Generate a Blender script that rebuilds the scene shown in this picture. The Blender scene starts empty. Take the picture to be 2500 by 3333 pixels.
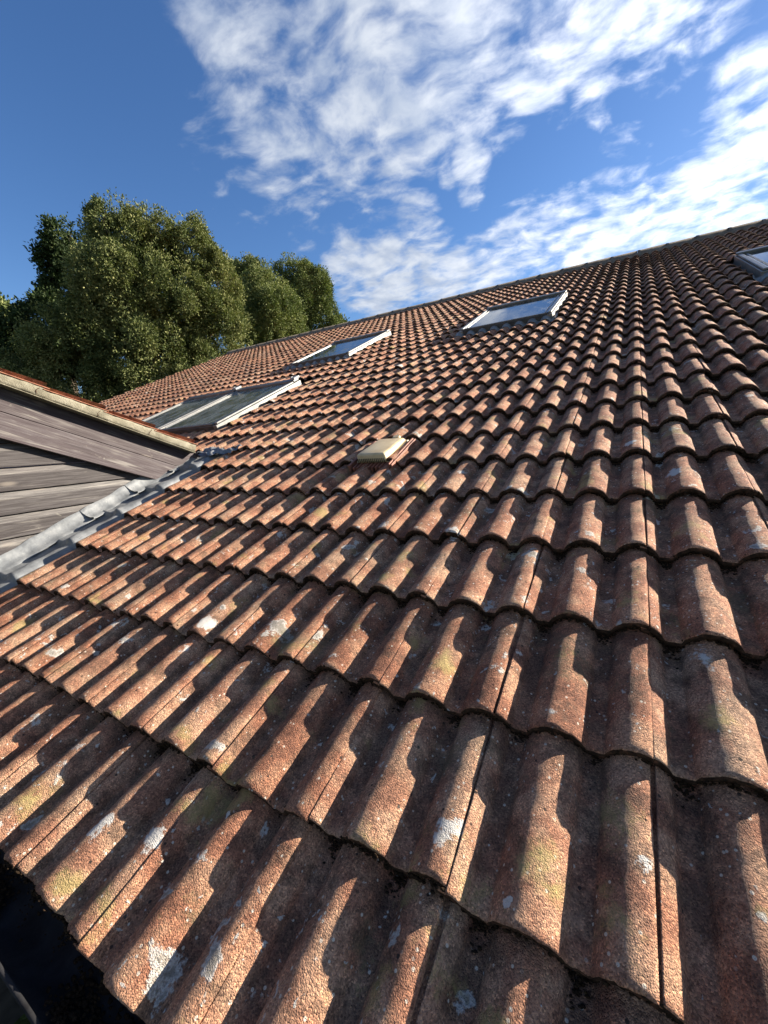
import bpy, bmesh, math, random
import numpy as np
from mathutils import Vector, Matrix

random.seed(7)
rng = np.random.default_rng(11)
S = bpy.context.scene
COL = S.collection
RAD = math.radians

# ------------------------------------------------------------------ camera
PITCH = RAD(22.5)                       # roof pitch
CT, ST = math.cos(PITCH), math.sin(PITCH)
CAM = (-0.06304, -1.43262, 0.36446)
cam_d = bpy.data.cameras.new('camera')
cam = bpy.data.objects.new('camera', cam_d)
COL.objects.link(cam)
rx, dn, fw = (0.863114, 0.500717, -0.065702), (0.031249, -0.182806, -0.982652), (-0.504042, 0.846087, -0.17343)
cam.matrix_world = Matrix(((rx[0], -dn[0], -fw[0], CAM[0]),
                           (rx[1], -dn[1], -fw[1], CAM[1]),
                           (rx[2], -dn[2], -fw[2], CAM[2]), (0, 0, 0, 1)))
cam_d.sensor_fit = 'HORIZONTAL'
cam_d.sensor_width = 36.0
cam_d.lens = 1338.94 / 2500 * 36
cam_d.clip_start = 0.02
cam_d.clip_end = 5000
S.camera = cam

# ------------------------------------------------------------------ sun, sky, exposure
def roof_dir(u, v, n):
    w = Vector((u, v * CT - n * ST, v * ST + n * CT))
    return w.normalized()
SUN = roof_dir(0.62, 0.77, 0.10)         # direction towards the sun
sun_el = math.asin(SUN.z)
sun_az = math.atan2(SUN.x, SUN.y)        # clockwise from +Y
sl = bpy.data.lights.new('sun', 'SUN')
sl.energy = 5.0
sl.angle = RAD(0.5)
sl.color = (1.0, 0.90, 0.76)
so = bpy.data.objects.new('sun', sl)
COL.objects.link(so)
so.rotation_euler = SUN.to_track_quat('Z', 'Y').to_euler()
so.location = (20, 20, 20)

S.view_settings.view_transform = 'Standard'
S.view_settings.look = 'None'
S.view_settings.gamma = 1
S.view_settings.exposure = 1.8
S.render.engine = 'CYCLES'


class G:
    """small node graph helper"""
    def __init__(self, tree):
        self.t = tree
        tree.nodes.clear()
    def n(self, kind, **kw):
        nd = self.t.nodes.new(kind)
        for k, v in kw.items():
            if k.startswith('i_'):
                key = k[2:]
                key = int(key) if key.isdigit() else key.replace('_', ' ')
                self.put(nd.inputs[key], v)
            else:
                setattr(nd, k, v)
        return nd
    def put(self, sock, v):
        if hasattr(v, 'is_output') or isinstance(v, bpy.types.NodeSocket):
            self.t.links.new(v, sock)
        else:
            if sock.type == 'RGBA' and len(v) == 3:
                v = (*v, 1)
            sock.default_value = v
    def math(self, op, a, b=None, c=None, clamp=False):
        nd = self.t.nodes.new('ShaderNodeMath')
        nd.operation = op
        nd.use_clamp = clamp
        self.put(nd.inputs[0], a)
        if b is not None: self.put(nd.inputs[1], b)
        if c is not None: self.put(nd.inputs[2], c)
        return nd.outputs[0]
    def vm(self, op, a, b=None):
        nd = self.t.nodes.new('ShaderNodeVectorMath')
        nd.operation = op
        self.put(nd.inputs[0], a)
        if b is not None: self.put(nd.inputs[1], b)
        return nd.outputs['Value'] if op in ('DOT_PRODUCT', 'LENGTH', 'DISTANCE') else nd.outputs[0]
    def noise(self, vec, scale, detail=4, rough=0.55, dist=0.0, col=False):
        nd = self.n('ShaderNodeTexNoise', i_Scale=scale, i_Detail=detail, i_Roughness=rough, i_Distortion=dist)
        if vec is not None: self.put(nd.inputs['Vector'], vec)
        return nd.outputs['Color' if col else 0]
    def step(self, v, lo, hi, a=0.0, b=1.0):
        nd = self.t.nodes.new('ShaderNodeMapRange')
        nd.interpolation_type = 'SMOOTHSTEP'
        self.put(nd.inputs[0], v)
        nd.inputs[1].default_value = lo
        nd.inputs[2].default_value = hi
        nd.inputs[3].default_value = a
        nd.inputs[4].default_value = b
        return nd.outputs[0]
    def mix(self, f, a, b, mode='MIX'):
        nd = self.t.nodes.new('ShaderNodeMix')
        nd.data_type = 'RGBA'
        nd.blend_type = mode
        self.put(nd.inputs[0], f)
        self.put(nd.inputs[6], a)
        self.put(nd.inputs[7], b)
        return nd.outputs[2]
    def ramp(self, f, stops):
        nd = self.t.nodes.new('ShaderNodeValToRGB')
        e = nd.color_ramp.elements
        while len(e) < len(stops): e.new(0.5)
        for el, (p, c) in zip(e, stops):
            el.position = p
            el.color = (*c, 1)
        self.put(nd.inputs[0], f)
        return nd.outputs[0]
    def attr(self, name):
        nd = self.n('ShaderNodeAttribute', attribute_name=name)
        return nd.outputs['Fac']
    def obj(self):
        return self.n('ShaderNodeTexCoord').outputs['Object']
    def scalev(self, v, s):
        return self.vm('MULTIPLY', v, s)
    def bump(self, h, dist=0.001, strength=1.0, normal=None):
        nd = self.n('ShaderNodeBump', i_Strength=strength, i_Distance=dist, i_Height=h)
        if normal is not None: self.put(nd.inputs['Normal'], normal)
        return nd.outputs[0]


def material(name, build):
    m = bpy.data.materials.new(name)
    m.use_nodes = True
    g = G(m.node_tree)
    out = g.n('ShaderNodeOutputMaterial')
    sh = build(g)
    g.put(out.inputs[0], sh)
    return m


def principled(g, col, rough=0.8, metal=0.0, normal=None, spec=0.3, **kw):
    b = g.n('ShaderNodeBsdfPrincipled')
    g.put(b.inputs['Base Color'], col)
    g.put(b.inputs['Roughness'], rough)
    g.put(b.inputs['Metallic'], metal)
    g.put(b.inputs['Specular IOR Level'], spec)
    if normal is not None: g.put(b.inputs['Normal'], normal)
    for k, v in kw.items(): g.put(b.inputs[k.replace('_', ' ')], v)
    return b.outputs[0]

# ------------------------------------------------------------------ world: sky and clouds
W = bpy.data.worlds.new('World')
S.world = W
W.use_nodes = True
g = G(W.node_tree)
wo = g.n('ShaderNodeOutputWorld')
sky = g.n('ShaderNodeTexSky', sky_type='NISHITA', sun_disc=False, sun_elevation=sun_el, sun_rotation=sun_az,
          altitude=200, air_density=1.0, dust_density=0.35, ozone_density=3.0)
hs = g.n('ShaderNodeHueSaturation', i_Saturation=1.18, i_Value=0.92, i_Hue=0.508, i_Color=sky.outputs[0])
dirv = g.n('ShaderNodeTexCoord').outputs['Generated']
sep = g.n('ShaderNodeSeparateXYZ', i_0=dirv)
zz = g.math('MAXIMUM', g.math('ADD', sep.outputs[2], 0.12), 0.03)
px = g.math('DIVIDE', sep.outputs[0], zz)
py = g.math('DIVIDE', sep.outputs[1], zz)
pl = g.n('ShaderNodeCombineXYZ', i_0=px, i_1=py).outputs[0]
# cloud banks, the last ones unseen and added as fill: (direction, angular radius in degrees, weight)
BANKS = [
    ((-0.521, 0.562, 0.643), 9.0, 1.00),
    ((-0.456, 0.626, 0.633), 12.0, 1.00),
    ((-0.349, 0.685, 0.639), 13.0, 1.00),
    ((-0.242, 0.737, 0.631), 12.0, 1.00),
    ((-0.137, 0.784, 0.606), 10.0, 1.00),
    ((-0.035, 0.811, 0.584), 9.0, 1.00),
    ((0.058, 0.825, 0.563), 7.0, 0.90),
    ((-0.530, 0.625, 0.574), 10.0, 0.95),
    ((-0.453, 0.694, 0.559), 11.0, 1.00),
    ((-0.364, 0.754, 0.547), 9.0, 1.00),
    ((-0.260, 0.782, 0.567), 10.0, 1.00),
    ((-0.163, 0.799, 0.579), 9.0, 1.00),
    ((-0.616, 0.592, 0.520), 7.0, 0.70),
    ((-0.549, 0.672, 0.496), 9.0, 0.85),
    ((-0.433, 0.754, 0.494), 8.0, 0.85),
    ((-0.551, 0.709, 0.439), 8.0, 0.65),
    ((-0.611, 0.648, 0.455), 6.0, 0.55),
    ((-0.395, 0.799, 0.454), 6.0, 0.60),
    ((-0.374, 0.822, 0.430), 5.0, 0.75),
    ((-0.264, 0.833, 0.487), 3.6, 1.25),
    ((-0.271, 0.852, 0.447), 2.6, 1.00),
    ((-0.297, 0.825, 0.480), 2.5, 1.00),
    ((-0.505, 0.788, 0.352), 6.0, 1.15),
    ((-0.453, 0.825, 0.338), 7.0, 1.30),
    ((-0.372, 0.853, 0.367), 6.0, 1.10),
    ((-0.338, 0.883, 0.326), 6.0, 1.10),
    ((-0.369, 0.825, 0.429), 4.0, 1.05),
    ((-0.249, 0.910, 0.330), 7.0, 1.00),
    ((-0.162, 0.922, 0.351), 7.0, 1.00),
    ((-0.082, 0.930, 0.358), 7.0, 1.00),
    ((-0.008, 0.934, 0.358), 7.0, 1.00),
    ((0.060, 0.936, 0.348), 7.0, 1.00),
    ((0.121, 0.932, 0.342), 7.0, 1.00),
    ((0.154, 0.877, 0.455), 7.0, 0.90),
    ((0.136, 0.896, 0.422), 5.0, 0.85),
    ((0.165, 0.907, 0.388), 6.0, 0.90),
    ((0.081, 0.900, 0.428), 3.0, 0.50),
    ((-0.033, 0.893, 0.449), 4.0, 0.55),
    ((0.027, 0.919, 0.394), 3.5, 0.70),
    ((0.176, 0.924, 0.338), 6.0, 0.90),
    ((0.102, 0.865, 0.492), 4.0, 0.50),
    ((-0.135, 0.854, 0.503), 3.0, 0.60),
    ((0.30, -0.90, 0.45), 60.0, 0.95),  # unseen bank behind the camera, added to fill the shade
    ((0.95, -0.10, 0.35), 45.0, 0.95),  # unseen bank on the right, added as fill
    ((0.75, 0.55, 0.75), 22.0, 0.95),  # bank near the sun, out of view, added as fill
]
mask = None
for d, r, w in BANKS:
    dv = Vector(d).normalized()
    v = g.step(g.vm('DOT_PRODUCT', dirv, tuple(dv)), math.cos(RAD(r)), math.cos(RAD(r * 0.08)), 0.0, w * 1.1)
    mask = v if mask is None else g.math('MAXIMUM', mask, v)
warp = g.vm('ADD', pl, g.scalev(g.vm('SUBTRACT', g.noise(pl, 2.2, 3, col=True), (0.5, 0.5, 0.5)), (0.22, 0.22, 0.22)))
big = g.noise(warp, 3.2, 8, 0.58)
fine = g.noise(g.scalev(warp, (1.0, 1.25, 1.0)), 11.0, 6, 0.55)
tex = g.math('ADD', g.math('MULTIPLY', big, 0.55), g.math('MULTIPLY', fine, 0.45))
tex = g.math('ADD', g.math('MULTIPLY', g.math('SUBTRACT', tex, 0.5), 3.2), 0.5)
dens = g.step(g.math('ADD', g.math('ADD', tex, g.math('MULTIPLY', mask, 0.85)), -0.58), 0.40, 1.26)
shade = g.step(g.noise(warp, 9.0, 6, 0.5), 0.3, 0.7)
ccol = g.mix(shade, (2.5, 2.95, 3.8), (4.0, 4.3, 4.8))
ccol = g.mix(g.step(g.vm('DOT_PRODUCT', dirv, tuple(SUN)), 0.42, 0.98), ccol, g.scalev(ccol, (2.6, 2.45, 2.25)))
# clouds opposite the sun brightened to add neutral fill in the shade
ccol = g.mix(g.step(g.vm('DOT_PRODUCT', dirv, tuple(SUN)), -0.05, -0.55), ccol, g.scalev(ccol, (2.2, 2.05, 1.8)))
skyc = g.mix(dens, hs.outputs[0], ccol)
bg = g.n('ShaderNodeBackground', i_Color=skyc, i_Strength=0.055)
g.put(wo.inputs[0], bg.outputs[0])

HOUSE_Y, HOUSE_Z = -1.1, -3.1            # foot of the main building
# ------------------------------------------------------------------ materials
# lichen colonies on the tiles (place on the roof and radius, metres)
WHITE = [(-0.326, -0.842, -0.354, 0.028), (-0.211, -0.890, -0.374, 0.013), (-1.077, -1.093, -0.458, 0.024), (-0.923, -1.062, -0.445, 0.028), (-0.553, -0.989, -0.415, 0.023), (-0.789, -0.953, -0.400, 0.015), (-0.385, -0.415, -0.177, 0.028), (0.096, -0.345, -0.149, 0.036), (-0.284, -0.431, -0.184, 0.019), (-0.099, -0.155, -0.069, 0.016), (-0.066, -0.643, -0.272, 0.009), (-1.351, -0.563, -0.239, 0.033), (-0.990, -0.883, -0.371, 0.022), (-1.355, -0.668, -0.282, 0.021), (0.083, 0.459, 0.185, 0.035), (-0.013, -0.770, -0.325, 0.013), (-0.172, -0.992, -0.416, 0.019), (-2.264, 2.806, 1.157, 0.048), (0.223, 0.135, 0.050, 0.022), (-0.622, 0.007, -0.003, 0.030), (-0.513, -0.018, -0.013, 0.027), (-0.052, 0.691, 0.281, 0.024), (-2.035, -0.910, -0.382, 0.023), (-0.350, -0.957, -0.402, 0.012), (0.190, 0.045, 0.013, 0.018), ]
YELLOW = [(-0.163, -0.832, -0.350, 0.043), (-0.095, -0.825, -0.347, 0.029), (-0.058, -0.863, -0.363, 0.027), (-1.354, -1.128, -0.473, 0.047), (-0.456, -0.510, -0.217, 0.040), (-1.178, -0.675, -0.285, 0.044), (-2.084, -0.612, -0.259, 0.041), (0.105, -0.497, -0.211, 0.036), (-0.782, -0.255, -0.111, 0.032), ]
def m_tile(g):
    o = g.obj()
    rnd, rnd2, hgt, frac = g.attr('rnd'), g.attr('rnd2'), g.attr('hgt'), g.attr('frac')
    n1 = g.noise(o, 11, 5, 0.6)
    base = g.ramp(n1, [(0.30, (0.17, 0.082, 0.055)), (0.45, (0.32, 0.158, 0.10)), (0.58, (0.43, 0.262, 0.172)), (0.75, (0.36, 0.248, 0.172))])
    tint = g.ramp(rnd, [(0.0, (0.78, 0.70, 0.66)), (0.35, (1.0, 0.90, 0.84)), (0.7, (1.06, 1.02, 0.99)), (1.0, (0.88, 0.91, 0.91))])
    base = g.mix(1.0, base, tint, 'MULTIPLY')
    # grime that has grown in the channels and near the head of each tile
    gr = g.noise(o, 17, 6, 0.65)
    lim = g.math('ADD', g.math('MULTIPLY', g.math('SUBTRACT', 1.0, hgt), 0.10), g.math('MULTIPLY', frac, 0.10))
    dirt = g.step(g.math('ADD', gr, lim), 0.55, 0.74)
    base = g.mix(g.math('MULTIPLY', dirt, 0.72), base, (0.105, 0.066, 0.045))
    # exposed aggregate
    v = g.n('ShaderNodeTexVoronoi', i_Scale=380.0, i_Vector=o)
    gsep = g.n('ShaderNodeSeparateColor', i_0=v.outputs['Color'])
    gran = g.ramp(gsep.outputs[0], [(0.0, (0.42, 0.40, 0.39)), (0.5, (0.92, 0.92, 0.92)), (0.85, (1.2, 1.18, 1.12)), (1.0, (1.9, 1.82, 1.66))])
    base = g.mix(0.85, base, gran, 'MULTIPLY')
    v2 = g.n('ShaderNodeTexVoronoi', i_Scale=95.0, i_Vector=o)
    s2 = g.n('ShaderNodeSeparateColor', i_0=v2.outputs['Color'])
    speck = g.math('MULTIPLY', g.step(v2.outputs['Distance'], 0.30, 0.22), g.step(s2.outputs[1], 0.86, 0.9))
    base = g.mix(g.math('MULTIPLY', speck, 0.8), base, (0.62, 0.56, 0.46))
    pit = g.math('MULTIPLY', g.step(v2.outputs['Distance'], 0.34, 0.26), g.step(s2.outputs[2], 0.97, 0.98))
    base = g.mix(g.math('MULTIPLY', pit, 0.9), base, (0.025, 0.02, 0.018))
    # lichens
    br = g.noise(o, 150, 3, 0.6)
    l0 = g.noise(o, 13, 3, 0.5, 0.3)
    lm = g.noise(g.vm('ADD', o, (7.3, 2.1, 4.4)), 3.1, 2, 0.5)
    lic = g.step(g.math('ADD', g.math('ADD', l0, g.math('MULTIPLY', lm, 0.30)), g.math('MULTIPLY', br, 0.16)), 0.90, 0.94)
    lsum = g.math('ADD', g.math('ADD', l0, g.math('MULTIPLY', lm, 0.30)), g.math('MULTIPLY', br, 0.16))
    core = g.step(lsum, 0.94, 0.985)                       # older rosettes have a worn, darker middle
    lcol = g.mix(g.math('MULTIPLY', core, g.step(lm, 0.45, 0.6)), (0.58, 0.56, 0.51), (0.30, 0.29, 0.25))
    lcol = g.mix(1.0, lcol, g.ramp(g.noise(o, 210, 4, 0.7), [(0.3, (0.55, 0.55, 0.55)), (0.6, (1.05, 1.05, 1.05))]), 'MULTIPLY')
    small = g.step(g.math('ADD', g.noise(g.vm('ADD', o, (1.3, 5.1, 2.4)), 46, 3, 0.55, 0.4), g.math('MULTIPLY', lm, 0.25)), 0.81, 0.845)
    lic = g.math('MAXIMUM', lic, small)
    base = g.mix(g.math('MULTIPLY', lic, 0.85), base, lcol)
    wob = g.scalev(g.vm('SUBTRACT', g.noise(o, 22, 4, 0.6, col=True), (0.5, 0.5, 0.5)), (0.09, 0.09, 0.09))
    ow = g.vm('ADD', o, wob)
    edge = g.math('MULTIPLY', g.math('SUBTRACT', br, 0.5), 0.9)
    for lst, colr, amt, soft in ((YELLOW, (0.40, 0.33, 0.125), 0.72, 0.9), (WHITE, (0.60, 0.58, 0.53), 0.9, 0.25)):
        m = None
        for x, y, z, r in lst:
            dd = g.vm('DISTANCE', ow, (x, y - HOUSE_Y, z - HOUSE_Z))
            q = g.math('DIVIDE', dd, r)
            m = q if m is None else g.math('MINIMUM', m, q)
        k = g.step(g.math('ADD', m, edge), 1.0 + soft * 0.3, 1.0 - soft, 0.0, amt)
        if soft > 0.5: k = g.math('MULTIPLY', k, g.step(g.noise(o, 30, 4, 0.6), 0.3, 0.55))
        base = g.mix(k, base, colr)
    y0 = g.noise(g.vm('ADD', o, (3.7, 9.1, 1.4)), 6.5, 4, 0.6)
    yl = g.step(g.math('ADD', y0, g.math('MULTIPLY', br, 0.2)), 0.69, 0.82)
    base = g.mix(g.math('MULTIPLY', yl, 0.6), base, (0.33, 0.27, 0.10))
    gn = g.noise(g.vm('ADD', o, (13.7, 1.1, 5.4)), 5.0, 4, 0.6)
    gl = g.step(g.math('ADD', gn, g.math('MULTIPLY', br, 0.2)), 0.68, 0.82)
    base = g.mix(g.math('MULTIPLY', gl, 0.5), base, (0.14, 0.13, 0.07))
    h = g.math('ADD', g.math('MULTIPLY', v.outputs['Distance'], -0.5), g.math('MULTIPLY', g.noise(o, 420, 3, 0.6), 0.9))
    h = g.math('ADD', h, g.math('MULTIPLY', g.noise(o, 70, 4, 0.6), 1.1))
    h = g.math('ADD', h, g.math('MULTIPLY', lic, 0.35))
    nb = g.bump(h, 0.0044, 1.0)
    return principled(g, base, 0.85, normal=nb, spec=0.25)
M_TILE = material('weathered_concrete_tile', m_tile)

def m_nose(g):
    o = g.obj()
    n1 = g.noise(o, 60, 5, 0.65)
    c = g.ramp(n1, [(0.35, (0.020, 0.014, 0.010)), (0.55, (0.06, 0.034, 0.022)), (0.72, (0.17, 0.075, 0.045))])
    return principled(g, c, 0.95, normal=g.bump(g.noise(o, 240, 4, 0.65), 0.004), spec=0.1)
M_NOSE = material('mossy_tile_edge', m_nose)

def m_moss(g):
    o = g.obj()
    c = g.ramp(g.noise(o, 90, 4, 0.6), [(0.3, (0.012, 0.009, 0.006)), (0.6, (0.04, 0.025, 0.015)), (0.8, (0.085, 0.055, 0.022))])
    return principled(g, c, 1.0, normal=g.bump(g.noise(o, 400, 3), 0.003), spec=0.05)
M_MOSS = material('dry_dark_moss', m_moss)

def m_ridge(g):
    o = g.obj()
    c = g.ramp(g.noise(o, 9, 6, 0.65), [(0.3, (0.075, 0.062, 0.052)), (0.55, (0.15, 0.125, 0.10)), (0.75, (0.24, 0.21, 0.17))])
    return principled(g, c, 0.9, normal=g.bump(g.noise(o, 90, 5), 0.004), spec=0.2)
M_RIDGE = material('grey_ridge_concrete', m_ridge)

def m_mortar(g):
    o = g.obj()
    c = g.ramp(g.noise(o, 10, 6, 0.7), [(0.3, (0.11, 0.10, 0.072)), (0.5, (0.195, 0.178, 0.132)), (0.72, (0.29, 0.27, 0.21))])
    c = g.mix(g.math('MULTIPLY', g.step(g.noise(o, 22, 6, 0.7), 0.58, 0.72), 0.55), c, (0.13, 0.12, 0.075))
    c = g.mix(g.math('MULTIPLY', g.step(g.noise(o, 75, 3, 0.6), 0.66, 0.72), 0.6), c, (0.55, 0.52, 0.42))
    return principled(g, c, 0.95, normal=g.bump(g.noise(o, 120, 6, 0.7), 0.006), spec=0.1)
M_MORTAR = material('weathered_mortar', m_mortar)

def m_wood(dark, warm, grain_axis):
    def b(g):
        o = g.obj()
        rnd = g.attr('rnd')
        o2 = g.vm('ADD', o, g.n('ShaderNodeCombineXYZ', i_0=g.math('MULTIPLY', rnd, 11.0), i_1=g.math('MULTIPLY', rnd, 37.0), i_2=0.0).outputs[0])
        q = g.n('ShaderNodeVectorRotate', rotation_type='X_AXIS', i_Vector=o2, i_Angle=grain_axis).outputs[0]
        s = g.scalev(q, (30.0, 1.6, 34.0))
        gr = g.noise(s, 3.0, 8, 0.65, 0.6)
        c = g.ramp(gr, [(0.25, tuple(0.45 * x for x in dark)), (0.45, dark), (0.62, warm), (0.8, tuple(1.35 * x for x in warm))])
        c = g.mix(0.75, c, g.ramp(rnd, [(0.0, (0.75, 0.68, 0.70)), (0.5, (1.0, 0.97, 0.98)), (1.0, (1.25, 1.27, 1.32))]), 'MULTIPLY')
        bird = g.math('MULTIPLY', g.step(g.noise(g.scalev(q, (9.0, 5.0, 9.0)), 1.6, 7, 0.7, 1.2), 0.60, 0.72), g.step(g.noise(g.scalev(q, (2.0, 4.0, 20.0)), 2.0, 4), 0.45, 0.62))
        c = g.mix(g.math('MULTIPLY', bird, 0.55), c, (0.38, 0.36, 0.29))
        pale = g.step(g.math('ADD', g.noise(g.scalev(q, (14.0, 0.7, 16.0)), 2.2, 7, 0.62, 0.8), g.math('MULTIPLY', g.noise(q, 3.0, 3), 0.35)), 0.74, 0.90)
        c = g.mix(g.math('MULTIPLY', pale, 0.6), c, (0.20, 0.185, 0.165))
        kn = g.n('ShaderNodeTexVoronoi', i_Scale=1.0, i_Vector=g.scalev(q, (2.0, 2.6, 8.0)))
        c = g.mix(g.math('MULTIPLY', g.step(kn.outputs['Distance'], 0.16, 0.05), 0.5), c, (0.20, 0.17, 0.14))
        return principled(g, c, 0.62, normal=g.bump(gr, 0.0016, 0.6), spec=0.35)
    return b
M_CLAD = material('weathered_cladding', m_wood((0.028, 0.023, 0.023), (0.060, 0.055, 0.054), 0.0))
M_LEDGE = material('pale_board_edge', m_wood((0.055, 0.05, 0.047), (0.125, 0.117, 0.108), 0.0))  # paler tone for the sloped top tongue of each board
M_BARGE = material('weathered_bargeboard', m_wood((0.036, 0.024, 0.026), (0.066, 0.055, 0.057), PITCH))

def m_lead(g):
    o = g.obj()
    c = g.ramp(g.noise(o, 14, 6, 0.65), [(0.3, (0.11, 0.116, 0.122)), (0.5, (0.175, 0.184, 0.19)), (0.7, (0.25, 0.255, 0.255))])
    c = g.mix(g.math('MULTIPLY', g.step(g.noise(o, 40, 6, 0.7), 0.6, 0.7), 0.5), c, (0.38, 0.38, 0.35))
    return principled(g, c, 0.6, 0.25, normal=g.bump(g.noise(o, 22, 3), 0.004, 0.6), spec=0.4)
M_LEAD = material('aged_lead', m_lead)

def m_alu(g):
    o = g.obj()
    c = g.ramp(g.noise(o, 12, 5, 0.6), [(0.3, (0.12, 0.125, 0.12)), (0.6, (0.19, 0.19, 0.183)), (0.8, (0.32, 0.305, 0.265))])
    return principled(g, c, 0.42, 0.4, normal=g.bump(g.noise(o, 60, 3), 0.0008), spec=0.4)
M_ALU = material('grey_painted_aluminium', m_alu)
def m_hood(g):
    o = g.obj()
    c = g.ramp(g.noise(o, 12, 5, 0.6), [(0.3, (0.055, 0.058, 0.058)), (0.7, (0.12, 0.12, 0.115))])
    return principled(g, c, 0.4, 0.3, normal=g.bump(g.noise(o, 60, 3), 0.0008), spec=0.4)
M_HOOD = material('dark_grey_aluminium', m_hood)
def m_dark(g):
    o = g.obj()
    c = g.ramp(g.noise(o, 14, 5, 0.6), [(0.3, (0.022, 0.022, 0.022)), (0.7, (0.06, 0.06, 0.057))])
    return principled(g, c, 0.5, normal=g.bump(g.noise(o, 80, 3), 0.001), spec=0.35)
M_DARK = material('dark_grey_seal', m_dark)
def m_glass(lo, amt, dust):
    def b(g):
        o = g.obj()
        dirt = g.step(g.noise(g.scalev(o, (3.0, 1.2, 1.2)), 3.0, 7, 0.7), lo, lo + 0.3)
        c = g.mix(g.math('MULTIPLY', dirt, amt), (0.035, 0.045, 0.045), dust)
        return principled(g, c, g.math('ADD', g.math('MULTIPLY', dirt, 0.25), 0.03), spec=1.0, IOR=2.3)
    return b
M_GLASS = material('window_glass', m_glass(0.45, 0.5, (0.22, 0.23, 0.21)))
M_GLASS_DULL = material('algae_dusted_glass', m_glass(0.28, 0.75, (0.19, 0.21, 0.17)))

def m_vent(g):
    o = g.obj()
    c = g.ramp(g.noise(o, 12, 5, 0.6), [(0.3, (0.40, 0.30, 0.165)), (0.55, (0.54, 0.43, 0.255)), (0.8, (0.62, 0.52, 0.34))])
    c = g.mix(g.math('MULTIPLY', g.step(g.noise(o, 45, 6, 0.7), 0.60, 0.7), 0.35), c, (0.26, 0.23, 0.13))
    return principled(g, c, 0.45, normal=g.bump(g.noise(o, 150, 3), 0.0006), spec=0.4)
M_VENT = material('aged_beige_plastic', m_vent)
def m_terra(g):
    o = g.obj()
    c = g.ramp(g.noise(o, 25, 5), [(0.3, (0.12, 0.045, 0.03)), (0.7, (0.30, 0.12, 0.075))])
    return principled(g, c, 0.6, spec=0.3)
M_TERRA = material('terracotta_plastic', m_terra)
def m_red(g):
    o = g.obj()
    c = g.ramp(g.noise(o, 30, 6, 0.65), [(0.3, (0.14, 0.06, 0.04)), (0.55, (0.29, 0.13, 0.08)), (0.75, (0.38, 0.22, 0.14))])
    return principled(g, c, 0.9, normal=g.bump(g.noise(o, 260, 4), 0.003), spec=0.2)
M_RED = material('red_tile_edge', m_red)
def m_black(g):
    o = g.obj()
    c = g.ramp(g.noise(o, 18, 5), [(0.3, (0.010, 0.010, 0.011)), (0.7, (0.028, 0.028, 0.03))])
    return principled(g, c, 0.65, normal=g.bump(g.noise(o, 120, 4), 0.001), spec=0.12)
M_BLACK = material('black_gutter_plastic', m_black)
def m_brick(g):
    o = g.obj()
    b = g.n('ShaderNodeTexBrick', i_Scale=4.4, i_Mortar_Size=0.02, i_Color1=(0.30, 0.13, 0.08), i_Color2=(0.24, 0.10, 0.065), i_Mortar=(0.38, 0.35, 0.30))
    g.put(b.inputs['Vector'], g.n('ShaderNodeVectorRotate', rotation_type='X_AXIS', i_Vector=o, i_Angle=RAD(-90)).outputs[0])
    return principled(g, b.outputs[0], 0.9)
M_BRICK = material('red_brick', m_brick)
def m_grass(g):
    o = g.obj()
    c = g.ramp(g.noise(o, 1.5, 9, 0.7), [(0.3, (0.035, 0.06, 0.018)), (0.7, (0.08, 0.11, 0.035))])
    return principled(g, c, 0.95, normal=g.bump(g.noise(o, 20, 6), 0.05), spec=0.1)
M_GRASS = material('grass', m_grass)
def m_bark(g):
    o = g.obj()
    c = g.ramp(g.noise(g.scalev(o, (6, 6, 1)), 3, 6), [(0.3, (0.04, 0.03, 0.022)), (0.7, (0.12, 0.095, 0.07))])
    return principled(g, c, 0.95, spec=0.1)
M_BARK = material('tree_bark', m_bark)

def leaf_mat(name, ca, cb, cc):
    def b(g):
        rnd = g.attr('rnd')
        c = g.ramp(rnd, [(0.0, ca), (0.55, cb), (1.0, cc)])
        p = principled(g, c, 0.7, spec=0.12)
        t = g.n('ShaderNodeBsdfTranslucent', i_Color=g.mix(1.0, c, (1.3, 1.5, 0.7), 'MULTIPLY'))
        mx = g.n('ShaderNodeMixShader', i_0=0.10)
        g.put(mx.inputs[1], p)
        g.put(mx.inputs[2], t.outputs[0])
        return mx.outputs[0]
    return material(name, b)
M_LEAF_MAIN = leaf_mat('olive_leaf', (0.036, 0.054, 0.019), (0.135, 0.152, 0.054), (0.27, 0.265, 0.115))
M_LEAF_DARK = leaf_mat('dark_leaf', (0.016, 0.028, 0.012), (0.036, 0.056, 0.02), (0.08, 0.10, 0.035))
M_LEAF_FRONT = leaf_mat('green_leaf', (0.042, 0.064, 0.022), (0.135, 0.16, 0.055), (0.26, 0.265, 0.11))

# ------------------------------------------------------------------ object helpers
def empty(name, loc, label, cat, group=None):
    o = bpy.data.objects.new(name, None)
    COL.objects.link(o)
    o.location = loc
    o.empty_display_size = 0.2
    o['label'] = label
    o['category'] = cat
    if group: o['group'] = group
    return o

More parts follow.
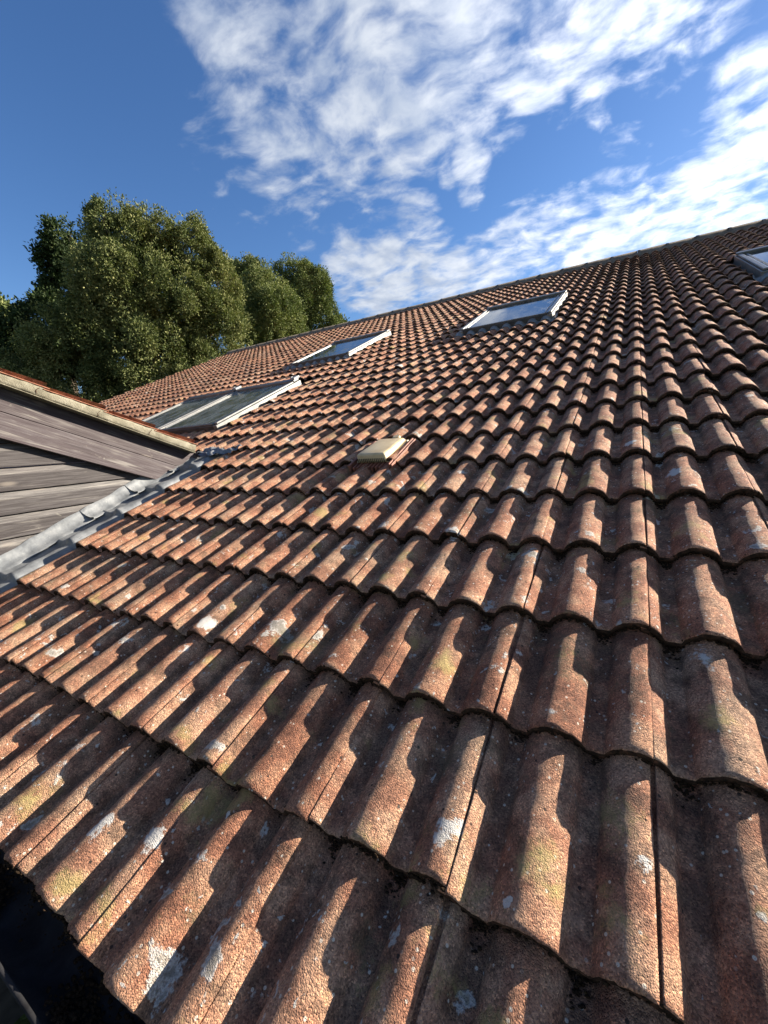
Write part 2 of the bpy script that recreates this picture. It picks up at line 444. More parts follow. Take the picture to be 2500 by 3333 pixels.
def np_mesh(name, V, F, mats, midx=None, attrs=None, smooth=True):
    """V (n,3), F (m,4) or (m,3) int arrays"""
    me = bpy.data.meshes.new(name)
    V = np.ascontiguousarray(V, np.float32)
    F = np.ascontiguousarray(F, np.int32)
    k = F.shape[1]
    me.vertices.add(len(V))
    me.vertices.foreach_set('co', V.ravel())
    me.loops.add(F.size)
    me.loops.foreach_set('vertex_index', F.ravel())
    me.polygons.add(len(F))
    me.polygons.foreach_set('loop_start', np.arange(0, F.size, k, dtype=np.int32))
    me.polygons.foreach_set('loop_total', np.full(len(F), k, np.int32))
    for m in mats: me.materials.append(m)
    if midx is not None:
        me.polygons.foreach_set('material_index', np.ascontiguousarray(midx, np.int32))
    me.polygons.foreach_set('use_smooth', np.full(len(F), smooth, bool))
    for an, av in (attrs or {}).items():
        a = me.attributes.new(an, 'FLOAT', 'POINT')
        a.data.foreach_set('value', np.ascontiguousarray(av, np.float32))
    me.update(calc_edges=True)
    return me

def origin(o):
    v = Vector((0, 0, 0))
    while o is not None:
        v += Vector(o.location)
        o = o.parent
    return v

def link(name, me, parent=None, **props):
    o = bpy.data.objects.new(name, me)
    COL.objects.link(o)
    if parent is not None:
        off = origin(parent)
        me.transform(Matrix.Translation(-off))
        o.parent = parent
    for k, v in props.items(): o[k] = v
    return o

class MB:
    """collects bevelled boxes, bars and prisms (world coordinates) into one mesh"""
    def __init__(self):
        self.bm = bmesh.new()
        self.lay = self.bm.verts.layers.float.new('rnd')
    def _merge(self, b2, mat, r):
        mp = {}
        for v in b2.verts:
            nv = self.bm.verts.new(v.co)
            nv[self.lay] = r
            mp[v.index] = nv
        for f in b2.faces:
            try:
                nf = self.bm.faces.new([mp[v.index] for v in f.verts])
                nf.material_index = mat
                nf.smooth = f.smooth
            except ValueError:
                pass
        b2.free()
    def hexa(self, pts, bevel=0.0, mat=0, seg=2, r=None):
        """8 corner points: bottom loop 0-3, top loop 4-7"""
        b = bmesh.new()
        vs = [b.verts.new(p) for p in pts]
        for f in ((0, 3, 2, 1), (4, 5, 6, 7), (0, 1, 5, 4), (1, 2, 6, 5), (2, 3, 7, 6), (3, 0, 4, 7)):
            b.faces.new([vs[i] for i in f])
        bmesh.ops.recalc_face_normals(b, faces=b.faces)
        if bevel > 0:
            bmesh.ops.bevel(b, geom=list(b.edges), offset=bevel, segments=seg, profile=0.5, affect='EDGES')
        b.verts.index_update()
        self._merge(b, mat, random.random() if r is None else r)
    def box(self, lo, hi, frame=None, **kw):
        f = frame or (lambda a, b, c: (a, b, c))
        (x0, y0, z0), (x1, y1, z1) = lo, hi
        self.hexa([f(x0, y0, z0), f(x1, y0, z0), f(x1, y1, z0), f(x0, y1, z0),
                   f(x0, y0, z1), f(x1, y0, z1), f(x1, y1, z1), f(x0, y1, z1)], **kw)
    def tube(self, pts, radii, seg=8, mat=0, r=None):
        b = bmesh.new()
        rings = []
        for i, p in enumerate(pts):
            p = Vector(p)
            d = (Vector(pts[min(i + 1, len(pts) - 1)]) - Vector(pts[max(i - 1, 0)])).normalized()
            a = d.orthogonal().normalized()
            c = d.cross(a)
            rad = radii[i] if hasattr(radii, '__len__') else radii
            rings.append([b.verts.new(p + (a * math.cos(t) + c * math.sin(t)) * rad) for t in [2 * math.pi * k / seg for k in range(seg)]])
        for q in range(len(rings) - 1):
            # align ring starts
            A, B = rings[q], rings[q + 1]
            sft = min(range(seg), key=lambda s: (A[0].co - B[s].co).length)
            B[:] = B[sft:] + B[:sft]
            for k in range(seg):
                f = b.faces.new((A[k], A[(k + 1) % seg], B[(k + 1) % seg], B[k]))
                f.smooth = True
        b.faces.new(rings[0][::-1])
        b.faces.new(rings[-1])
        b.verts.index_update()
        self._merge(b, mat, random.random() if r is None else r)
    def grid(self, P, mat=0, r=0.5, smooth=True):
        """P: list of rows of points"""
        rows = []
        for row in P:
            rr = []
            for p in row:
                v = self.bm.verts.new(p)
                v[self.lay] = r
                rr.append(v)
            rows.append(rr)
        for i in range(len(rows) - 1):
            for j in range(len(rows[0]) - 1):
                f = self.bm.faces.new((rows[i][j], rows[i][j + 1], rows[i + 1][j + 1], rows[i + 1][j]))
                f.material_index = mat
                f.smooth = smooth
    def build(self, name, mats, parent=None, **props):
        me = bpy.data.meshes.new(name)
        bmesh.ops.recalc_face_normals(self.bm, faces=self.bm.faces)
        self.bm.to_mesh(me)
        self.bm.free()
        for m in (mats if isinstance(mats, (list, tuple)) else [mats]): me.materials.append(m)
        return link(name, me, parent, **props)

NOFF = 0.068      # the crowns of the tile noses lie on the zero plane
def rf(u, v, n):
    """roof frame (along ridge, up the slope, off the plane) to world"""
    n = n - NOFF
    return (u, v * CT - n * ST, v * ST + n * CT)
def rf_np(P):
    u, v, n = P[:, 0], P[:, 1], P[:, 2] - NOFF
    return np.stack([u, v * CT - n * ST, v * ST + n * CT], 1)

def vnoise(P, scale, seed=0):
    """cheap smooth pseudo noise in -1..1"""
    q = P * scale
    r = np.zeros(len(P))
    rs = np.random.default_rng(seed)
    for i in range(5):
        k = rs.normal(size=3)
        k *= (1 + 0.45 * i) / np.linalg.norm(k)
        k2 = rs.normal(size=3)
        k2 *= (1 + 0.3 * i) / np.linalg.norm(k2)
        r += np.sin(q @ k * 2.1 + rs.uniform(0, 6) + 1.3 * np.sin(q @ k2 * 1.7 + rs.uniform(0, 6))) / (1 + 0.3 * i)
    return r / 2.6

# ------------------------------------------------------------------ ground
ground_z = -3.1
gm = MB()
gm.grid([[(-900 + 75 * i, -900 + 75 * j, ground_z) for i in range(25)] for j in range(25)])
ground = gm.build('ground', M_GRASS, None, kind='structure')

# ------------------------------------------------------------------ main building
GAU, TW, STEP, THK = 0.3314, 0.30, 0.030, 0.023
EAVE_V = -4 * GAU
RIDGE_V = 28 * GAU + 0.06
VERGE_U, END_U = -11.7, 6.0
eave_y, eave_z = rf(0, EAVE_V, 0.012)[1:]
ridge_y, ridge_z = rf(0, RIDGE_V, 0)[1:]
house = empty('tiled_building', (0, HOUSE_Y, HOUSE_Z), 'long building under a weathered red concrete tile roof with skylights and a beige vent', 'building')

HGT = 0.043
ROLL_W = 0.0585                        # half width of a roll
ROLL_R = (ROLL_W ** 2 + HGT ** 2) / (2 * HGT)
def prof(x):
    d = np.mod(x - 0.125 + 0.075, 0.15) - 0.075
    a = np.abs(d)
    core = np.sqrt(np.clip(ROLL_R ** 2 - np.minimum(a, ROLL_R) ** 2, 0, None)) - (ROLL_R - HGT)
    foot = 0.0015 * np.exp(-np.maximum(a - ROLL_W, 0) / 0.003)      # small fillet at the foot of the roll
    return np.where(a < ROLL_W, np.maximum(core, foot), foot)

SKY_LOW = [(-5.86, -4.80, 1.56, 3.04), (-4.78, -3.70, 1.56, 3.04)]
SKY_UP = [(-4.90, -3.71, 4.30, 5.78), (-1.98, -0.85, 4.30, 5.78), (0.97, 2.12, 4.30, 5.78)]
SKYL = SKY_LOW + SKY_UP

def in_sky(u, v, mu=0.0, mv=0.0):
    return any(a + mu < u < b - mu and c + mv < v < d - mv for a, b, c, d in SKYL)

tv, tfc, tm, tr, tr2, th_, tfr = [], [], [], [], [], [], []
nvert = 0
moss_pts = []
ROLL_T = math.asin(ROLL_W / ROLL_R) if ROLL_R > HGT else math.pi / 2
NA = {64: (27, 6), 40: (17, 4), 28: (11, 3), 20: (8, 2)}
for k in range(-4, 28):
    for c in range(-39, 20):
        u0, v0 = c * TW, k * GAU
        s0 = 0.0
        if v0 < 0.95 and c < -9:
            if c < -10: continue
            s0 = 0.22
        if c == -39: s0 = 0.18
        uc, vc = u0 + 0.15, v0 + 0.17
        if in_sky(uc, vc, 0.10, 0.10): continue
        if any(a < uc < b and d - 0.33 < v0 < d for a, b, cc, d in SKYL): continue
        wpt = rf(uc, vc, 0)
        dist = math.dist(wpt, CAM)
        if dist < 2.6: nu, nv = 64, 26
        elif dist < 4.5: nu, nv = 40, 10
        elif dist < 8: nu, nv = 28, 5
        else: nu, nv = 20, 3
        na, npan = NA[nu]
        cand = [np.array([0.0008, TW - 0.0028])]
        for cen in (-0.025, 0.125, 0.275):
            t = np.linspace(-1, 1, na)
            cand.append(cen + ROLL_R * np.sin(t * ROLL_T))
            cand.append(cen + np.array([-1, 1]) * (ROLL_W + 0.0015))
            cand.append(cen + np.array([-1, 1]) * (ROLL_W + 0.006))
        for p0, p1 in ((0.037, 0.063), (0.187, 0.213)):
            cand.append(np.linspace(p0, p1, npan))
        xs = np.unique(np.round(np.concatenate(cand), 6))
        xs = xs[(xs >= max(s0 * TW, 0.0008)) & (xs <= TW - 0.0028)]
        if s0: xs = np.concatenate([[s0 * TW], xs])
        nu = len(xs)
        zo = np.full(nu, -0.0015)
        zo[xs > 0.1] = 0
        if s0 == 0.0:                     # interlock tucked under the neighbouring tile
            xs = np.concatenate([[-0.018, 0.0003], xs])
            zo = np.concatenate([[-0.011, -0.011], zo])
        # right edge of the tile turns down
        xs = np.concatenate([xs, [TW - 0.0020, TW - 0.0020]])
        zo = np.concatenate([zo, [-0.003, -0.012]])
        base = prof(xs) + zo
        ws = np.concatenate([[0.024, 0.002, -0.0006, 0.0004, 0.0032], np.linspace(0.012, GAU + 0.045, nv)])
        dz = np.concatenate([[-THK, -THK, -THK * 0.55, -0.0035, -0.0004], np.zeros(nv)])
        if dist > 8:
            ws = np.concatenate([[0.0, 0.0], np.linspace(0.004, GAU + 0.045, nv)])
            dz = np.concatenate([[-THK, -0.003], np.zeros(nv)])
        nx, nw = len(xs), len(ws)
        X, Wd = np.meshgrid(xs, ws)
        Z = np.tile(base, (nw, 1)) + dz[:, None] + STEP * (1 - Wd / GAU)
        Hh = np.tile(np.clip(prof(xs) / HGT, 0, 1), (nw, 1))
        jr = rng.normal(size=6)
        rot = 0.0075 * jr[0]
        Xr = X + 0.0009 * jr[1] - rot * Wd
        Vr = v0 + Wd + rot * (X - 0.15) + 0.0034 * jr[2]
        Z = Z + 0.0014 * jr[3] + (X - 0.15) * 0.006 * jr[4] + (Wd - 0.15) * 0.006 * jr[5]
        P = np.stack([(u0 + Xr).ravel(), Vr.ravel(), Z.ravel()], 1)
        if dist < 6:
            nz = vnoise(P, 42.0, 3) * 0.0009 + vnoise(P, 120.0, 5) * 0.00045
            P[:, 2] += nz
            nr = min(4, nw)
            e = slice(nx, nx * nr)
            if rng.random() < 0.16:
                cx = u0 + rng.uniform(0.02, 0.28)
                wdt = rng.uniform(0.008, 0.022)
                dp = rng.uniform(0.005, 0.013)
                P[e, 1] += dp * np.exp(-(np.abs(P[e, 0] - cx) / wdt) ** 3)
            P[e, 1] += vnoise(P[e] * np.array([1, 0, 1]), 75.0, 9) * 0.0016 + vnoise(P[e], 230.0, 10) * 0.0008
        tv.append(rf_np(P))
        idx = nvert + np.arange(nx * nw).reshape(nw, nx)
        F = np.stack([idx[:-1, :-1], idx[:-1, 1:], idx[1:, 1:], idx[1:, :-1]], -1).reshape(-1, 4)
        tfc.append(F)
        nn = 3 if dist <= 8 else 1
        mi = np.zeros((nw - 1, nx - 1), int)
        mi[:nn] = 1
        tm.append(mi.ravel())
        n = nx * nw
        tr.append(np.full(n, rng.random()))
        tr2.append(np.full(n, rng.random()))
        th_.append(Hh.ravel())
        tfr.append(np.clip(Wd / GAU, 0, 1).ravel())
        nvert += n
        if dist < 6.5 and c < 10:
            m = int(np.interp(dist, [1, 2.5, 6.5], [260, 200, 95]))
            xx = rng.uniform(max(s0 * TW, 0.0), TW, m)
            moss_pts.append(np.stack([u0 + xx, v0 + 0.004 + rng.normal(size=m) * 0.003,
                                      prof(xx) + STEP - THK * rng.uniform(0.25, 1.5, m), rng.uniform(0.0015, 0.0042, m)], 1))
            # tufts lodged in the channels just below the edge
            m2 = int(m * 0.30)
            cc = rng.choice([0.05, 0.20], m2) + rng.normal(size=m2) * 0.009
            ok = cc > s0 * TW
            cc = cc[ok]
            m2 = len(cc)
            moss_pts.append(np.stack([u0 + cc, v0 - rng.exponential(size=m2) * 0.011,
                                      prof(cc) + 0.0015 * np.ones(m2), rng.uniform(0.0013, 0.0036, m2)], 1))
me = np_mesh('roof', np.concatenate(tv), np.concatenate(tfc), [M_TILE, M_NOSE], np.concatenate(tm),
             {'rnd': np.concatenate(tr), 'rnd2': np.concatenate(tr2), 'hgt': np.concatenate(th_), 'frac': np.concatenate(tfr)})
roof = link('roof', me, house)

# moss fringe under the tile edges
MP = np.concatenate(moss_pts)
bmi = bmesh.new()
bmesh.ops.create_icosphere(bmi, subdivisions=1, radius=1.0)
IV = np.array([v.co[:] for v in bmi.verts])
IF = np.array([[v.index for v in f.verts] for f in bmi.faces])
bmi.free()
sc = rng.uniform(0.55, 1.45, (len(MP), len(IV), 1))
VV = MP[:, None, :3] + IV[None] * sc * MP[:, None, 3:4] * np.array([1.25, 0.8, 0.9])
FF = IF[None] + (np.arange(len(MP)) * len(IV))[:, None, None]
me = np_mesh('moss', rf_np(VV.reshape(-1, 3)), FF.reshape(-1, 3), [M_MOSS])
moss = link('moss', me, roof, kind='stuff')

# felt and boarding under the tiles, so no light comes through
mb = MB()
mb.box((VERGE_U + 0.06, EAVE_V + 0.03, -0.05), (END_U - 0.03, RIDGE_V - 0.02, -0.022), rf)
mb.build('roof_deck', M_DARK, house)
# the far slope of the roof
mb = MB()
def rb(u, v, n):          # far slope frame, mirrored at the ridge
    x, y, z = rf(u, v, n)
    return (x, 2 * ridge_y - y, z)
for i in range(29):
    v = EAVE_V + i * (RIDGE_V - EAVE_V) / 29
    row = []
    us = np.linspace(VERGE_U, END_U, 700)
    z = prof(us)
    mb.grid([[rb(u, v, zz + STEP - THK) for u, zz in zip(us, z)],
             [rb(u, v, zz + STEP) for u, zz in zip(us, z)],
             [rb(u, v + 0.35, zz) for u, zz in zip(us, z)]])
mb.build('rear_slope', M_TILE, house)
# ridge tiles
mb = MB()
u = VERGE_U
i = 0
while u < END_U:
    R = 0.100 + random.uniform(-0.003, 0.003)
    L = 0.45
    lift = random.uniform(-0.004, 0.004)
    rows = []
    for uu, rr in ((u + 0.004, R * 0.86), (u + 0.004, R + 0.003), (u + 0.05, R + 0.003), (u + 0.052, R), (u + L, R), (u + L, R * 0.86)):
        rows.append([(uu, ridge_y + rr * 1.12 * math.sin(a), ridge_z + 0.01 + lift + rr * math.cos(a)) for a in np.linspace(-1.75, 1.75, 15)])
    mb.grid(rows)
    u += L
    i += 1
ridge = mb.build('ridge_tiles', M_RIDGE, house)
# mortar bedding under the ridge tiles
mb = MB()
us = np.linspace(VERGE_U, END_U, 360)
for sgn in (1,):
    mb.grid([[rf(u, RIDGE_V - 0.155 + 0.006 * math.sin(u * 17), prof(np.array([u]))[0] * 0.7 + 0.004) for u in us],
             [rf(u, RIDGE_V - 0.135 + 0.004 * math.sin(u * 23), 0.062) for u in us],
             [rf(u, RIDGE_V - 0.09, 0.075) for u in us]])
mb.build('ridge_mortar', M_RIDGE, ridge)

# walls
mb = MB()
back_y = 2 * ridge_y - eave_y
mb.box((VERGE_U + 0.25, eave_y + 0.28, ground_z), (END_U - 0.25, back_y - 0.28, eave_z - 0.06))
for x0, x1 in ((VERGE_U + 0.25, VERGE_U + 0.5), (END_U - 0.5, END_U - 0.25)):
    a = (eave_y + 0.28, eave_z - 0.0595)
    b = (back_y - 0.28, eave_z - 0.0595)
    t = (ridge_y, ridge_z - 0.22)
    b2 = bmesh.new()
    vs = [b2.verts.new((x, p[0], p[1])) for x in (x0, x1) for p in (a, b, t)]
    b2.faces.new((vs[0], vs[1], vs[2])); b2.faces.new((vs[5], vs[4], vs[3]))
    for i, j in ((0, 1), (1, 2), (2, 0)): b2.faces.new((vs[i], vs[j], vs[3 + j], vs[3 + i]))
    b2.verts.index_update()
    mb._merge(b2, 0, 0.5)
mb.build('wall', M_BRICK, house)
mb = MB()
mb.box((-2.95, eave_y + 0.055, eave_z - 0.24), (END_U, eave_y + 0.08, eave_z - 0.03))
mb.box((-2.95, eave_y + 0.082, eave_z - 0.24), (END_U, eave_y + 0.278, eave_z - 0.225))
mb.build('fascia', M_DARK, house)

# gutter
mb = MB()
gy, gz, gr_ = eave_y + 0.001, eave_z - 0.022, 0.056
gut_x0, gut_x1 = -2.9, END_U
GYC, GZC = eave_y - 0.036, eave_z + 0.002
prof_g = [(math.pi + i * math.pi / 12) for i in range(13)]
pts_o = [(GYC + 0.058 * math.cos(a), GZC + 0.062 * math.sin(a)) for a in prof_g]
pts_i = [(GYC + 0.0545 * math.cos(a), GZC + 0.0585 * math.sin(a)) for a in prof_g[::-1]]
lip = [(GYC - 0.0625, GZC - 0.003), (GYC - 0.064, GZC + 0.004), (GYC - 0.060, GZC + 0.007), (GYC - 0.0555, GZC + 0.004)]
loop = pts_o + pts_i + lip[::-1]
loop = pts_o[::-1] + lip + pts_i[::-1] + [pts_o[-1]]
mb.grid([[(x, p[0], p[1]) for p in loop] for x in np.linspace(gut_x0, gut_x1, 30)])
gutter = mb.build('gutter', M_BLACK, house)
for x in (-2.4, -1.45, -0.35, 0.75, 1.85):
    mb = MB()
    rows = []
    for xx, e in ((x - 0.018, 0.0), (x - 0.016, 0.004), (x + 0.016, 0.004), (x + 0.018, 0.0)):
        rows.append([(xx, GYC + (0.0582 + e) * math.cos(a), GZC + (0.0622 + e) * math.sin(a)) for a in prof_g])
    mb.grid(rows)
    mb.build('gutter_bracket', M_BLACK, gutter)

# ------------------------------------------------------------------ skylights
def skylight(a, b, c, d, hood=True, pair=None, lab=None):
    """outer rectangle u a..b, v c..d; thing parts: skylight > frame, pane, hood"""
    top = 0.112
    mb = MB()                         # kerb flashing that rises out of the tiles
    w = 0.055
    for lo, hi in (((a, c, -0.02), (a + w, d, top - 0.022)), ((b - w, c, -0.02), (b, d, top - 0.022)),
                   ((a + w + 0.001, c, -0.02), (b - w - 0.001, c + w, top - 0.024)), ((a + w + 0.001, d - w, -0.02), (b - w - 0.001, d, top - 0.018))):
        mb.box(lo, hi, rf, bevel=0.004, mat=0 if hi[1] - lo[1] > 0.5 else 1)
    # side trays beside the kerb, stepping down into the tiles
    sk = mb.build('skylight', [M_ALU, M_DARK], house)
    if lab: sk['label'] = lab
    mb = MB()                         # cover strips of the sash
    w2 = 0.042
    mb.box((a + 0.012, c + 0.03, top - 0.020), (a + 0.012 + w2, d - 0.05, top), rf, bevel=0.006)
    mb.box((b - 0.012 - w2, c + 0.03, top - 0.020), (b - 0.012, d - 0.05, top), rf, bevel=0.006)
    mb.box((a + 0.014 + w2, c + 0.012, top - 0.026), (b - 0.014 - w2, c + 0.05, top - 0.006), rf, bevel=0.004, mat=1)
    mb.box((a + 0.08, c + 0.09, top - 0.021), (a + 0.10, d - 0.16, top - 0.008), rf, bevel=0.003)
    mb.box((b - 0.10, c + 0.09, top - 0.021), (b - 0.08, d - 0.16, top - 0.008), rf, bevel=0.003)
    mb.build('frame', [M_ALU, M_HOOD], sk)
    mb = MB()
    mb.box((a + 0.06, c + 0.05, top - 0.030), (b - 0.06, d - 0.10, top - 0.014), rf)
    mb.build('pane', M_GLASS if hood else M_GLASS_DULL, sk)
    mb = MB()
    mb.box((a + 0.005, d - 0.125, top - 0.019), (b - 0.005, d - 0.012, top + 0.014), rf, bevel=0.010, seg=3)
    mb.build('hood', M_HOOD, sk)
    if hood:
        mb = MB()                     # grey apron dressed down over the tile rolls
        us = np.arange(a - 0.06, b + 0.06, 0.006)
        rows = []
        for v, dzz in ((c + 0.02, 0.010), (c - 0.04, 0.008), (c - 0.095, 0.006), (c - 0.0955, 0.003)):
            kk = math.floor(v / GAU)
            st = STEP * (1 - (v - kk * GAU) / GAU)
            st2 = STEP * (1 - (c + 0.02 - math.floor((c - 0.09) / GAU) * GAU) / GAU)
            rows.append([rf(uu, v + 0.006 * math.sin(uu * 41.9), p + max(st, 0.004) * 1.0 + dzz + 0.004) for uu, p in zip(us, prof(us))])
        mb.grid(rows)
        mb.build('apron', M_LEAD, sk)
    return sk
for i, (a, b, c, d) in enumerate(SKY_LOW):
    skl = skylight(a, b, c, d, hood=False, lab='side by side skylight with pale end clips and dull glass')
    mb = MB()
    for x in ((b - 0.03,) if i == 0 else (b - 0.05,)):
        mb.box((x - 0.03, d - 0.10, 0.118), (x + 0.045, d + 0.02, 0.150), rf, bevel=0.008)
        mb.box((x - 0.045, d - 0.055, 0.132), (x - 0.031, d - 0.02, 0.156), rf, bevel=0.004)
    mb.build('end_clip', M_LEAD, skl)
for s in SKY_UP: skylight(*s)
# dark lead tray below the pair
mb = MB()
mb.box((-5.9, 1.20, 0.0), (-3.80, 1.559, 0.012), rf, bevel=0.003)
mb.build('lead_tray', M_LEAD, house)

# ------------------------------------------------------------------ roof vent
mb = MB()
VU, VV0 = -1.34, 0.80
def vf(u, v, n): return rf(VU + u, VV0 + v, 0.056 + n)
b2 = bmesh.new()
lowp = [(-0.102, -0.150), (0.102, -0.150), (0.102, 0.150), (-0.102, 0.150)]
hip = [(-0.094, -0.142), (0.094, -0.142), (0.088, 0.132), (-0.088, 0.132)]
vs = [b2.verts.new(vf(x, y, 0.0)) for x, y in lowp] + [b2.verts.new(vf(x, y, h)) for (x, y), h in zip(hip, (0.052, 0.052, 0.027, 0.027))]
for f in ((3, 2, 1, 0), (4, 5, 6, 7), (0, 1, 5, 4), (1, 2, 6, 5), (2, 3, 7, 6), (3, 0, 4, 7)):
    b2.faces.new([vs[i] for i in f])
bmesh.ops.recalc_face_normals(b2, faces=b2.faces)
bmesh.ops.bevel(b2, geom=list(b2.edges), offset=0.014, segments=4, profile=0.5, affect='EDGES')
for f in b2.faces: f.smooth = True
b2.verts.index_update()
mb._merge(b2, 0, 0.5)
mb.box((VU - 0.110, VV0 - 0.138, 0.048), (VU + 0.110, VV0 + 0.155, 0.058), rf, bevel=0.006)
vent = mb.build('roof_vent', M_VENT, house)
mb = MB()
for t in np.linspace(-0.088, 0.088, 15):
    mb.box((VU + t - 0.0022, VV0 - 0.1505, 0.058), (VU + t + 0.0022, VV0 - 0.130, 0.080), rf)
mb.build('grille', M_DARK, vent)
mb = MB()
mb.tube([vf(0.03, 0.150, 0.0), vf(0.03, 0.150, 0.024), vf(0.03, 0.150, 0.030)], [0.026, 0.026, 0.020], 18)
mb.build('screw_boss', M_VENT, vent)
mb = MB()
for t in np.linspace(-0.10, 0.10, 9):
    mb.box((VU + t - 0.004, VV0 - 0.20, 0.024), (VU + t + 0.004, VV0 + 0.13, 0.050), rf, bevel=0.001)
mb.box((VU - 0.145, VV0 - 0.19, 0.018), (VU - 0.128, VV0 + 0.16, 0.060), rf, bevel=0.003)
mb.box((VU + 0.128, VV0 - 0.19, 0.018), (VU + 0.140, VV0 + 0.16, 0.064), rf, bevel=0.003)
mb.box((VU + 0.143, VV0 - 0.19, 0.018), (VU + 0.154, VV0 + 0.16, 0.058), rf, bevel=0.003)
mb.build('vent_base', M_TERRA, vent)

# ------------------------------------------------------------------ timber clad building
AN = math.atan(0.394)                   # its own pitch
CA, SA = math.cos(AN), math.sin(AN)
VX, BX, WX = -3.15, -3.22, -3.26       # verge, bargeboard and wall faces
Y0, Z0 = -0.400, 0.894                 # a point on the verge top line
RIDGE2_Y = -2.55
def gl(y, drop):                       # height on a line parallel to the verge
    return Z0 - drop - (y - Y0) * math.tan(AN)
barn = empty('timber_clad_building', (-7.0, -2.5, ground_z), 'grey brown timber clad gable with dark bargeboards and lead flashing, left of the tiled roof', 'building')
YE = 0.79                              # lower end of the near verge
Y_L = 2 * RIDGE2_Y - YE
# wall boards
mb = MB()
z = 0.348 - 0.141 * 8
k = 0
while z < gl(RIDGE2_Y, 0.1):
    z1 = z + 0.1385
    # width of the gable at this height
    dz = (Z0 - 0.16 - z)
    y_hi = min(Y0 + dz / math.tan(AN), 0.80)
    y_hi = min(y_hi, 1.6)
    y_lo = 2 * RIDGE2_Y - y_hi
    if y_hi > RIDGE2_Y:
        r = (math.sin(k * 12.9898) * 43758.5453) % 1
        yy = [(y_lo), (y_hi)]
        x0, x1 = WX - 0.020, WX
        # shiplap profile: thinner top tongue, main face slightly leaning
        mb.hexa([(x0, yy[0], z), (x1, yy[0], z), (x1, yy[1], z), (x0, yy[1], z),
                 (x0, yy[0], z1 - 0.042), (x1 - 0.002, yy[0], z1 - 0.042), (x1 - 0.002, yy[1], z1 - 0.042), (x0, yy[1], z1 - 0.042)], bevel=0.003, r=r)
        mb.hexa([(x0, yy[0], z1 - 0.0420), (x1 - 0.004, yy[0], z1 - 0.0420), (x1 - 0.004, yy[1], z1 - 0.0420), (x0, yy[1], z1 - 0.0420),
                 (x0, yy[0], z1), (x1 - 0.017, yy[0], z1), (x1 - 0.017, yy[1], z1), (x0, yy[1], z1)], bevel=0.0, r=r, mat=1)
    z += 0.141
    k += 1
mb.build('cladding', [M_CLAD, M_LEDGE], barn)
# body behind the boards
mb = MB()
bx0 = -12.5
yl, yr = 2 * RIDGE2_Y - 0.5, 0.5
mb.box((bx0, yl, ground_z), (WX - 0.022, yr, 0.05))
mb.build('wall', M_DARK, barn)
# bargeboards, both rakes, two boards each
for sgn in (1, -1):
    for d0, d1, xo in ((0.068, 0.2275, 0.0), (0.2305, 0.392, 0.003)):
        def by(y): return y if sgn == 1 else 2 * RIDGE2_Y - y
        mb = MB()
        yh = RIDGE2_Y + (0.001 if sgn == 1 else 0.001)
        yend = 0.86 if d0 < 0.1 else 0.80
        mb.hexa([(WX + 0.002, by(yh), gl(yh, d1)), (BX + xo, by(yh), gl(yh, d1)), (BX + xo, by(yend), gl(yend, d1)), (WX + 0.002, by(yend), gl(yend, d1)),
                 (WX + 0.002, by(yh), gl(yh, d0)), (BX + xo, by(yh), gl(yh, d0)), (BX + xo, by(yend), gl(yend, d0)), (WX + 0.002, by(yend), gl(yend, d0))],
                bevel=0.003, r=0.25 if d0 < 0.1 else 0.8)
        mb.build('bargeboard', M_BARGE, barn)
